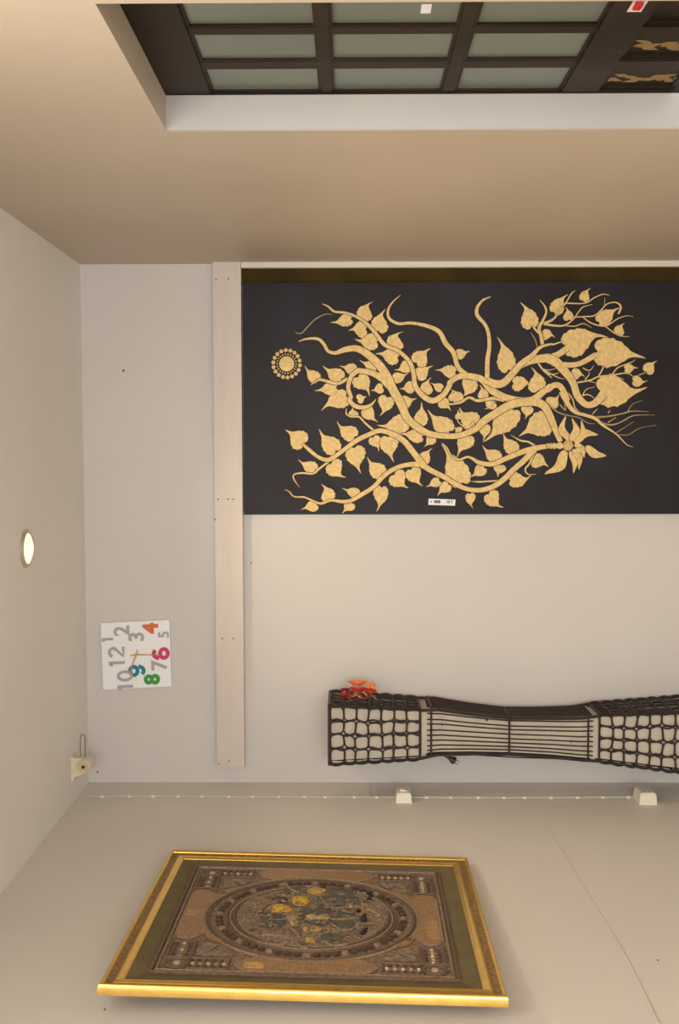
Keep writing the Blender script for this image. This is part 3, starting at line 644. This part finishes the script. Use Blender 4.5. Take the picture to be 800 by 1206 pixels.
# ------------------------------------------------------------------ RED PAPER ORNAMENT on the lantern's top
cF, hF = sec(hit(424, 822, 'Y', YL).z)
oc = hit(424, 817, 'Y', YL - .03)
orn = thing('paper_ornament', 'red and orange folded paper flower with dark fringe, on the lantern side near its top', 'ornament', oc)
def fan(ctr, r0, r1, a0, a1, ydep, m, name, n=10, tilt=.02, crinkle=.004):
    g = G(); lo_ = []; hi_ = []
    for i in range(n + 1):
        a = a0 + (a1 - a0) * i / n; c = crinkle * (1 if i % 2 else -1)
        d = Vector((math.sin(a), 0, -math.cos(a)))   # a=0 -> down the room (picture right), 90deg -> +X (picture up)
        lo_.append(Vector(ctr) + d * r0 + Vector((0, ydep + c * .3, 0))); hi_.append(Vector(ctr) + d * r1 + Vector((0, ydep - tilt + c, 0)))
    n1 = n + 1; t_ = Vector((0, .0012, 0)); vs = lo_ + hi_ + [v + t_ for v in lo_] + [v + t_ for v in hi_]
    fs = []
    for i in range(n): fs += [(i, i + 1, n1 + i + 1, n1 + i), (2 * n1 + i + 1, 2 * n1 + i, 3 * n1 + i, 3 * n1 + i + 1), (n1 + i, n1 + i + 1, 3 * n1 + i + 1, 3 * n1 + i)]
    fs += [(0, n1, 3 * n1, 2 * n1), (n, 2 * n1 + n, 3 * n1 + n, n1 + n)]
    return mesh(name, vs, fs, m, orn)
P_ = lambda x, y, d=-.03: hit(x, y, 'Y', YL + d)
D2 = math.radians
def petal(pts, m, dep, name='paper_petal', bulge=.01):
    v = [P_(x, y, dep) for x, y in pts]; n = len(v); c = sum(v, Vector()) / n
    mesh(name, v + [c + Vector((0, -bulge, 0)), c + Vector((0, .004, 0))], [(i, (i + 1) % n, n) for i in range(n)] + [((i + 1) % n, i, n + 1) for i in range(n)], m, orn)
petal([(408, 802.3), (415, 801.6), (424, 800.8), (433.5, 802), (430, 805.5), (424, 808.2), (417, 808)], 'redor', -.02)
petal([(410, 802.6), (416.5, 808), (421, 809), (414, 810)], 'stick', -.025)
petal([(428, 809.5), (436, 804), (442, 805), (442.5, 812), (437, 813.5), (430, 813)], 'redor', -.04)
petal([(412.5, 808.5), (420, 809.4), (428, 809), (434, 811), (430, 814), (421, 814.8), (413, 812)], 'red', -.05)
petal([(400.5, 811), (406, 810), (412.5, 810.5), (412, 815), (405, 816)], 'dkred', -.06)
petal([(400, 816.2), (408, 815), (414, 817.5), (410, 821), (402, 820.5)], 'red', -.07)
petal([(424, 815.5), (434, 813.5), (443.5, 812), (444, 815.8), (435, 818.4), (427, 819)], 'red', -.06)
petal([(408, 815), (420, 814), (432, 816), (433, 821), (420, 824.5), (409, 822)], 'dkred', -.08)
g = G()
for i in range(22):
    x = R_.uniform(402, 440); y = R_.uniform(814, 822); q0 = P_(x, y, -.09); q1 = q0 + Vector((R_.uniform(-.012, .012), -.006, R_.uniform(-.022, .022))); g.tube([q0, (q0 + q1) / 2 + Vector((0, -.004, 0)), q1], .0009, 3)
g.obj('fringe_threads', 'goldthread', orn, kind='stuff')
g = G()
for i in range(60):
    x = R_.uniform(402, 436); y = R_.uniform(812, 823); q0 = P_(x, y, -.085); q1 = q0 + Vector((R_.uniform(-.012, .008), -.008, R_.uniform(-.022, .022))); g.tube([q0, (q0 + q1) / 2 + Vector((0, -.004, 0)), q1], .0014, 3)
g.obj('dark_fringe', 'dkred', orn, kind='stuff')
for i, (x, y) in enumerate(((444.5, 808), (446.5, 811), (443, 806.5), (445.2, 814.5), (440, 804.5))):
    G().tube([P_(438, 809, -.05), P_(x - 2, y, -.05), P_(x, y - 1, -.055)], .0012, 4).obj('gold_wire', 'goldthread', orn)

# ------------------------------------------------------------------ FRAMED TAPESTRY on the left wall, leaning forward at its top
TN = Vector((1, .0407, -.02)).normalized()
_u = Vector((0, 0, 1)); _u = (_u - TN * _u.dot(TN)).normalized()
_s = TN.cross(_u)
if _s.y < 0: _s = -_s
TU = _u * math.cos(.0152) + _s * math.sin(.0152); TS = _s * math.cos(.0152) - _u * math.sin(.0152)   # hangs a touch askew
HU, HS = .4997, .4753
tc_ = Vector((XL + .030, 2.8731, 1.6042))
FH = 0                                          # frame height; TP is the level of the front lip
def tl(s, u, h): return tc_ + TS * s + TU * u + TN * (h - FH)
fr = thing('framed_tapestry', 'large gold framed brown embroidered tapestry with a round medallion, on the left wall', 'framed tapestry', tc_ - TN * FH)
PR_LIP = [(0, -.0), (0, .018), (.003, .0245), (.007, .027), (.011, .0245), (.013, .0195)]
PR_COVE = [(.013, .0195), (.018, .0168), (.025, .0160), (.031, .0168)]
PR_IN = [(.031, .0168), (.034, .0195), (.040, .0210), (.046, .0195), (.050, .0165)]
PR_IN2 = [(.050, .0165), (.052, .0178), (.0545, .0165), (.0555, .010), (.0555, 0)]
CS = [(-1, 1), (1, 1), (1, -1), (-1, -1)]          # (s sign, u sign)
def moulding(i, prof, m, name, parent):
    (sa, ua), (sb, ub) = CS[i], CS[(i + 1) % 4]
    vs = []
    for a, h in prof: vs += [tl(sa * (HS - a), ua * (HU - a), h), tl(sb * (HS - a), ub * (HU - a), h)]
    return mesh(name, vs, [(2 * k, 2 * k + 1, 2 * k + 3, 2 * k + 2) for k in range(len(prof) - 1)], m, parent, smooth=True)
for i in range(4):
    o = moulding(i, PR_LIP, 'fgold', 'frame_moulding', fr)
    moulding(i, PR_COVE, 'fcove', 'textured_cove', o); moulding(i, PR_IN, 'fgold', 'inner_bead', o); moulding(i, PR_IN2, 'fgold', 'sight_edge', o)
    moulding(i, [(.055, .0135), (.100, .0095), (.1025, .004)], 'mat', 'mount_slip', fr)
MI = .102
HW_S, HW_U = HS - MI, HU - MI
tap = mesh('tapestry', [tl(s * (HW_S + .004), u * (HW_U + .004), h) for h in (.002, .0085) for s, u in CS], [(3, 2, 1, 0), (4, 5, 6, 7), (0, 1, 5, 4), (1, 2, 6, 5), (2, 3, 7, 6), (3, 0, 4, 7)], 'tap', fr)
H0 = .0085
def T2(s, u, h=0): return tl(s * HW_S, u * HW_U, H0 + h)   # normalised tapestry coordinates
def tcord(pts, r, m, name, closed=True, sm=0): 
    return G().tube([T2(a, b, r * .5) for a, b in pts], r, 6, closed).obj(name, m, tap)
def circ(r, n=56): return [(r * math.cos(2 * math.pi * i / n), r * math.sin(2 * math.pi * i / n)) for i in range(n)]
for r, w_, m in ((.775, .0042, 'tcord2'), (.745, .0036, 'tcord'), (.615, .0036, 'tcord'), (.59, .004, 'tcord2'), (.56, .0036, 'tcord'), (.535, .0036, 'tcord2')): tcord(circ(r), w_, m, 'ring_cord')
vs = [T2(0, 0, .0042)] + [T2(a, b, .003) for a, b in circ(.53)]
mesh('medallion_field', vs, [(0, i, i % 56 + 1) for i in range(1, 57)], 'tapc', tap)
for i in range(64):                                # ring of dark beads with pale gaps
    a = 2 * math.pi * i / 64; c = T2(.668 * math.cos(a), .668 * math.sin(a), .001)
    G().lathe(c, TN, [(.0115, -.002), (.0105, .004), (.005, .0065)], 8).obj('ring_bead', 'bead' if i % 4 else 'tcord2', tap)
for k in (.985, .955): tcord([(-k, k), (0, k), (k, k), (k, 0), (k, -k), (0, -k), (-k, -k), (-k, 0)], .0045, 'tcord' if k > .96 else 'tcord2', 'border_cord')
for sx_ in (-1, 1):
    for sy_ in (-1, 1):
        tcord([(sx_ * (.84 + .075 * math.cos(a)), sy_ * (.84 + .075 * math.sin(a))) for a in [i * math.pi / 8 for i in range(16)]], .0042, 'tcord', 'corner_ring')
        G().lathe(T2(sx_ * .84, sy_ * .84, 0), TN, [(.010, -.001), (.009, .004), (.004, .006)], 10).obj('corner_bead', 'sequin', tap)
        for fl in (0, 1):
            W = (lambda a, b: (sx_ * a, sy_ * b)) if not fl else (lambda a, b: (sx_ * b, sy_ * a))
            tcord([W(.92, .50), W(.92, .76), W(.76, .76), W(.76, .50)], .0040, 'tcord', 'corner_band')
            for j in range(5):
                c = T2(*W(.84, .53 + j * .052), .0)
                G().lathe(c, TN, [(.0062, -.001), (.0056, .003), (.003, .005)], 7).obj('pearl_bead', ('sequin' if j % 2 == 0 else 'tan') if sy_ < 0 or j % 2 == 0 else 'tcord2', tap)
                for q in (-.045, .045): G().lathe(T2(*W(.84 + q, .55 + j * .05), 0), TN, [(.006, -.001), (.005, .003), (.002, .005)], 6).obj('stud_bead', 'bead', tap)
            # spandrel pieces: silver web and copper petal
            pts = [W(.70, .50), W(.73, .72), W(.66, .66), W(.60, .55)]
            n = len(pts); lo_ = [T2(*p, .0005) for p in pts]; hi_ = [T2(*p, .004) for p in pts]
            G().hexa(lo_, hi_).obj('spandrel_patch', 'silver', tap)
            pts = [W(.52, .60), W(.46, .69), W(.36, .735), W(.30, .74), W(.40, .66), W(.50, .58)] if not fl else [W(.66, .40), W(.70, .33), W(.735, .28), W(.70, .42)]
            G().hexa([T2(*p, .0005) for p in pts], [T2(*p, .006) for p in pts]).obj('spandrel_petal', 'satin', tap)
# four side cartouches of satin
for k in range(4):
    ca, sa = [(1, 0), (0, 1), (-1, 0), (0, -1)][k]
    W = lambda a, b: (ca * a - sa * b, sa * a + ca * b)
    out = [W(.93, -.36), W(.93, .36), W(.90, .43), W(.84, .46), W(.80, .44)] + [W(.785 * math.cos(t), .785 * math.sin(t)) for t in [.42 - i * .84 / 8 for i in range(9)]] + [W(.80, -.44), W(.84, -.46), W(.90, -.43)]
    out = [(p[0], p[1]) for p in out]
    G().hexa([T2(*p, .0004) for p in out], [T2(*p, .005) for p in out]).obj('satin_cartouche', 'satin', tap)
    tcord(out, .0038, 'tcord2', 'cartouche_cord')
    if k:
        b0, b1, m_ = ((0, 0, 0), (-.05, .06, 'satinm'), (-.40, -.27, 'satiny'), (-.36, -.03, 'satinm'))[k]
        yb_ = [W(.905, b0), W(.905, b1), W(.83, b1), W(.81, (b0 + b1) / 2), W(.83, b0)]
        G().hexa([T2(*p, .004) for p in yb_], [T2(*p, .0060) for p in yb_]).obj('satin_highlight_patch', m_, tap)
# the beast in the medallion: traced on the cloth's own plane
TPo = tl(0, 0, H0)
def tloc(px, py):
    v = hitp(px, py, TPo, TN) - tl(0, 0, H0); return v.dot(TS) / HW_S, v.dot(TU) / HW_U
def q6(x, y): return (300 + x / 5.714, 1010 + y / 5.714)
def patch(name, m, pts, h, n=3):
    lp_ = [tloc(*q6(x, y)) for x, y in smooth_line(pts + [pts[0]], n)[:-1]]
    k = len(lp_); cs = sum(p[0] for p in lp_) / k; cu_ = sum(p[1] for p in lp_) / k
    vs = [T2(*p, .003) for p in lp_] + [T2(cs + (a - cs) * .8, cu_ + (b - cu_) * .8, .003 + h * .5) for a, b in lp_] + [T2(cs, cu_, .003 + h * .62)]
    fs = [(i, (i + 1) % k, k + (i + 1) % k, k + i) for i in range(k)] + [(k + i, k + (i + 1) % k, 2 * k) for i in range(k)]
    mesh(name, vs, fs, m, tap, smooth=True)
def cordp(name, m, pts, r): 
    G().tube([T2(*tloc(*q6(x, y)), .006) for x, y in smooth_line(pts, 4)], r, 5).obj(name, m, tap)
patch('elephant_body', 'slate', [(280,375),(330,345),(420,330),(520,350),(560,420),(520,480),(420,470),(300,440)], .007)
patch('elephant_leg', 'slate', [(380,270),(520,262),(690,268),(735,300),(690,345),(520,345),(430,330)], .010)
patch('elephant_leg', 'slate', [(500,365),(640,375),(720,395),(720,430),(640,432),(520,430)], .010)
patch('elephant_leg', 'slate', [(500,445),(600,440),(700,462),(715,500),(660,500),(520,490)], .010)
patch('elephant_leg', 'slate', [(480,205),(600,215),(740,250),(700,262),(560,258),(470,240)], .008)
patch('elephant_ear', 'slate', [(60,410),(120,392),(190,405),(215,440),(200,470),(130,500),(70,480),(45,445)], .010)
patch('elephant_head', 'silver', [(40,510),(120,490),(220,490),(290,540),(300,580),(220,600),(120,590),(50,560)], .009)
patch('elephant_flank', 'slate', [(420,510),(560,520),(610,560),(540,600),(450,580)], .006)
patch('elephant_trunk', 'tan', [(330,405),(370,395),(420,408),(470,398),(515,402),(512,430),(460,438),(410,430),(360,435)], .012)
patch('yellow_cloth', 'yellow', [(250,280),(300,268),(360,285),(365,310),(320,335),(265,325)], .012)
patch('yellow_cloth', 'yellow', [(85,345),(140,325),(200,328),(250,350),(255,385),(190,372),(110,375)], .011)
patch('gold_harness', 'tan', [(200,385),(290,395),(300,440),(260,470),(235,440)], .008)
patch('gold_harness', 'tan', [(320,475),(400,470),(460,490),(400,510),(330,505)], .008)
patch('gold_harness', 'satiny', [(340,545),(390,545),(410,575),(360,590)], .007)
patch('gold_harness', 'satiny', [(350,225),(420,205),(490,225),(430,252),(360,250)], .007)
patch('gold_harness', 'satin', [(360,345),(410,335),(440,355),(390,372)], .007)
patch('maroon_parasol', 'maroon', [(110,285),(170,272),(225,285),(205,312),(140,312)], .009)
patch('maroon_parasol', 'maroon', [(420,205),(460,195),(490,210),(450,222)], .008)
patch('slate_patch', 'slate', [(150,225),(260,205),(360,190),(330,220),(220,250)], .005)  # slate grey embroidered patch
patch('silver_ground', 'silver', [(780,290),(880,320),(905,400),(860,480),(770,500),(790,420)], .004)
patch('silver_ground', 'silver', [(-90,330),(0,250),(40,300),(20,420),(-40,480),(-110,420)], .004)
for c in ([(430,265),(480,330),(520,352),(620,352),(700,350)], [(520,432),(600,430),(700,420)], [(470,490),(560,500),(640,500),(690,470)], [(200,180),(250,230),(300,250)], [(215,480),(270,510),(300,560),(280,590)], [(260,540),(250,570),(265,590)], [(0,545),(100,540),(180,545),(250,560)], [(470,580),(530,610),(620,600)], [(200,430),(150,440)], [(10,580),(110,600),(200,612)], [(0,440),(30,370),(80,330)], [(290,600),(340,625),(380,600)]):
    cordp('silver_thread', 'tcord2', c, .0042)
for (x, y) in ((770,255),(785,272),(772,290),(735,400),(740,420),(735,435),(745,488),(738,507),(728,522),(700,372)):
    a, b = tloc(*q6(x, y)); G().lathe(T2(a, b, .003), TN, [(.0075, 0), (.007, .006), (.003, .008)], 8).obj('black_toenail', 'black', tap)
for (x0, y0) in ((700, 255), (690, 345), (690, 400), (690, 485)):
    for k in range(3):
        a, b = tloc(*q6(x0 + k * 18, y0 + (k % 2) * 6)); G().lathe(T2(a, b, .003), TN, [(.0058, 0), (.005, .006), (.002, .008)], 7).obj('anklet_bead', 'tcord2', tap)
rr_ = random.Random(3)
for m_, cnt in (('tcord2', 150), ('silver', 90), ('tan', 45)):   # embroidered squiggles filling the field
    g = G()
    for i in range(cnt):
        a, r = rr_.uniform(0, 6.283), .50 * math.sqrt(rr_.random()); x, y = r * math.cos(a), r * math.sin(a); t0 = rr_.uniform(0, 6.28)
        if m_ != 'tcord2' and abs(x) < .33 and -.42 < y < .38 and rr_.random() < .75: continue
        L = rr_.uniform(.025, .06); pts = []
        for j in range(6):
            pts.append(T2(x, y, .0055 + (.004 if abs(x) < .3 and abs(y) < .4 else 0))); x += math.cos(t0) * L / 4; y += math.sin(t0) * L / 4; t0 += rr_.uniform(.2, 1.0) * (1 if i % 2 else -1)
        g.tube(pts, rr_.uniform(.0016, .0030), 4)
    g.obj('embroidered_squiggles', m_, tap, kind='stuff')
g = G()
for i in range(420):                               # sequins scattered on the field
    a, r = rr_.uniform(0, 6.283), .52 * math.sqrt(rr_.random())
    if abs(r * math.cos(a)) < .30 and -.42 < r * math.sin(a) < .36 and rr_.random() < .85: continue
    c = T2(r * math.cos(a), r * math.sin(a), .0025); g.lathe(c, TN, [(rr_.uniform(.003, .007), 0), (.003, .003)], 5)
g.obj('scattered_sequins', 'silver', tap, kind='stuff')
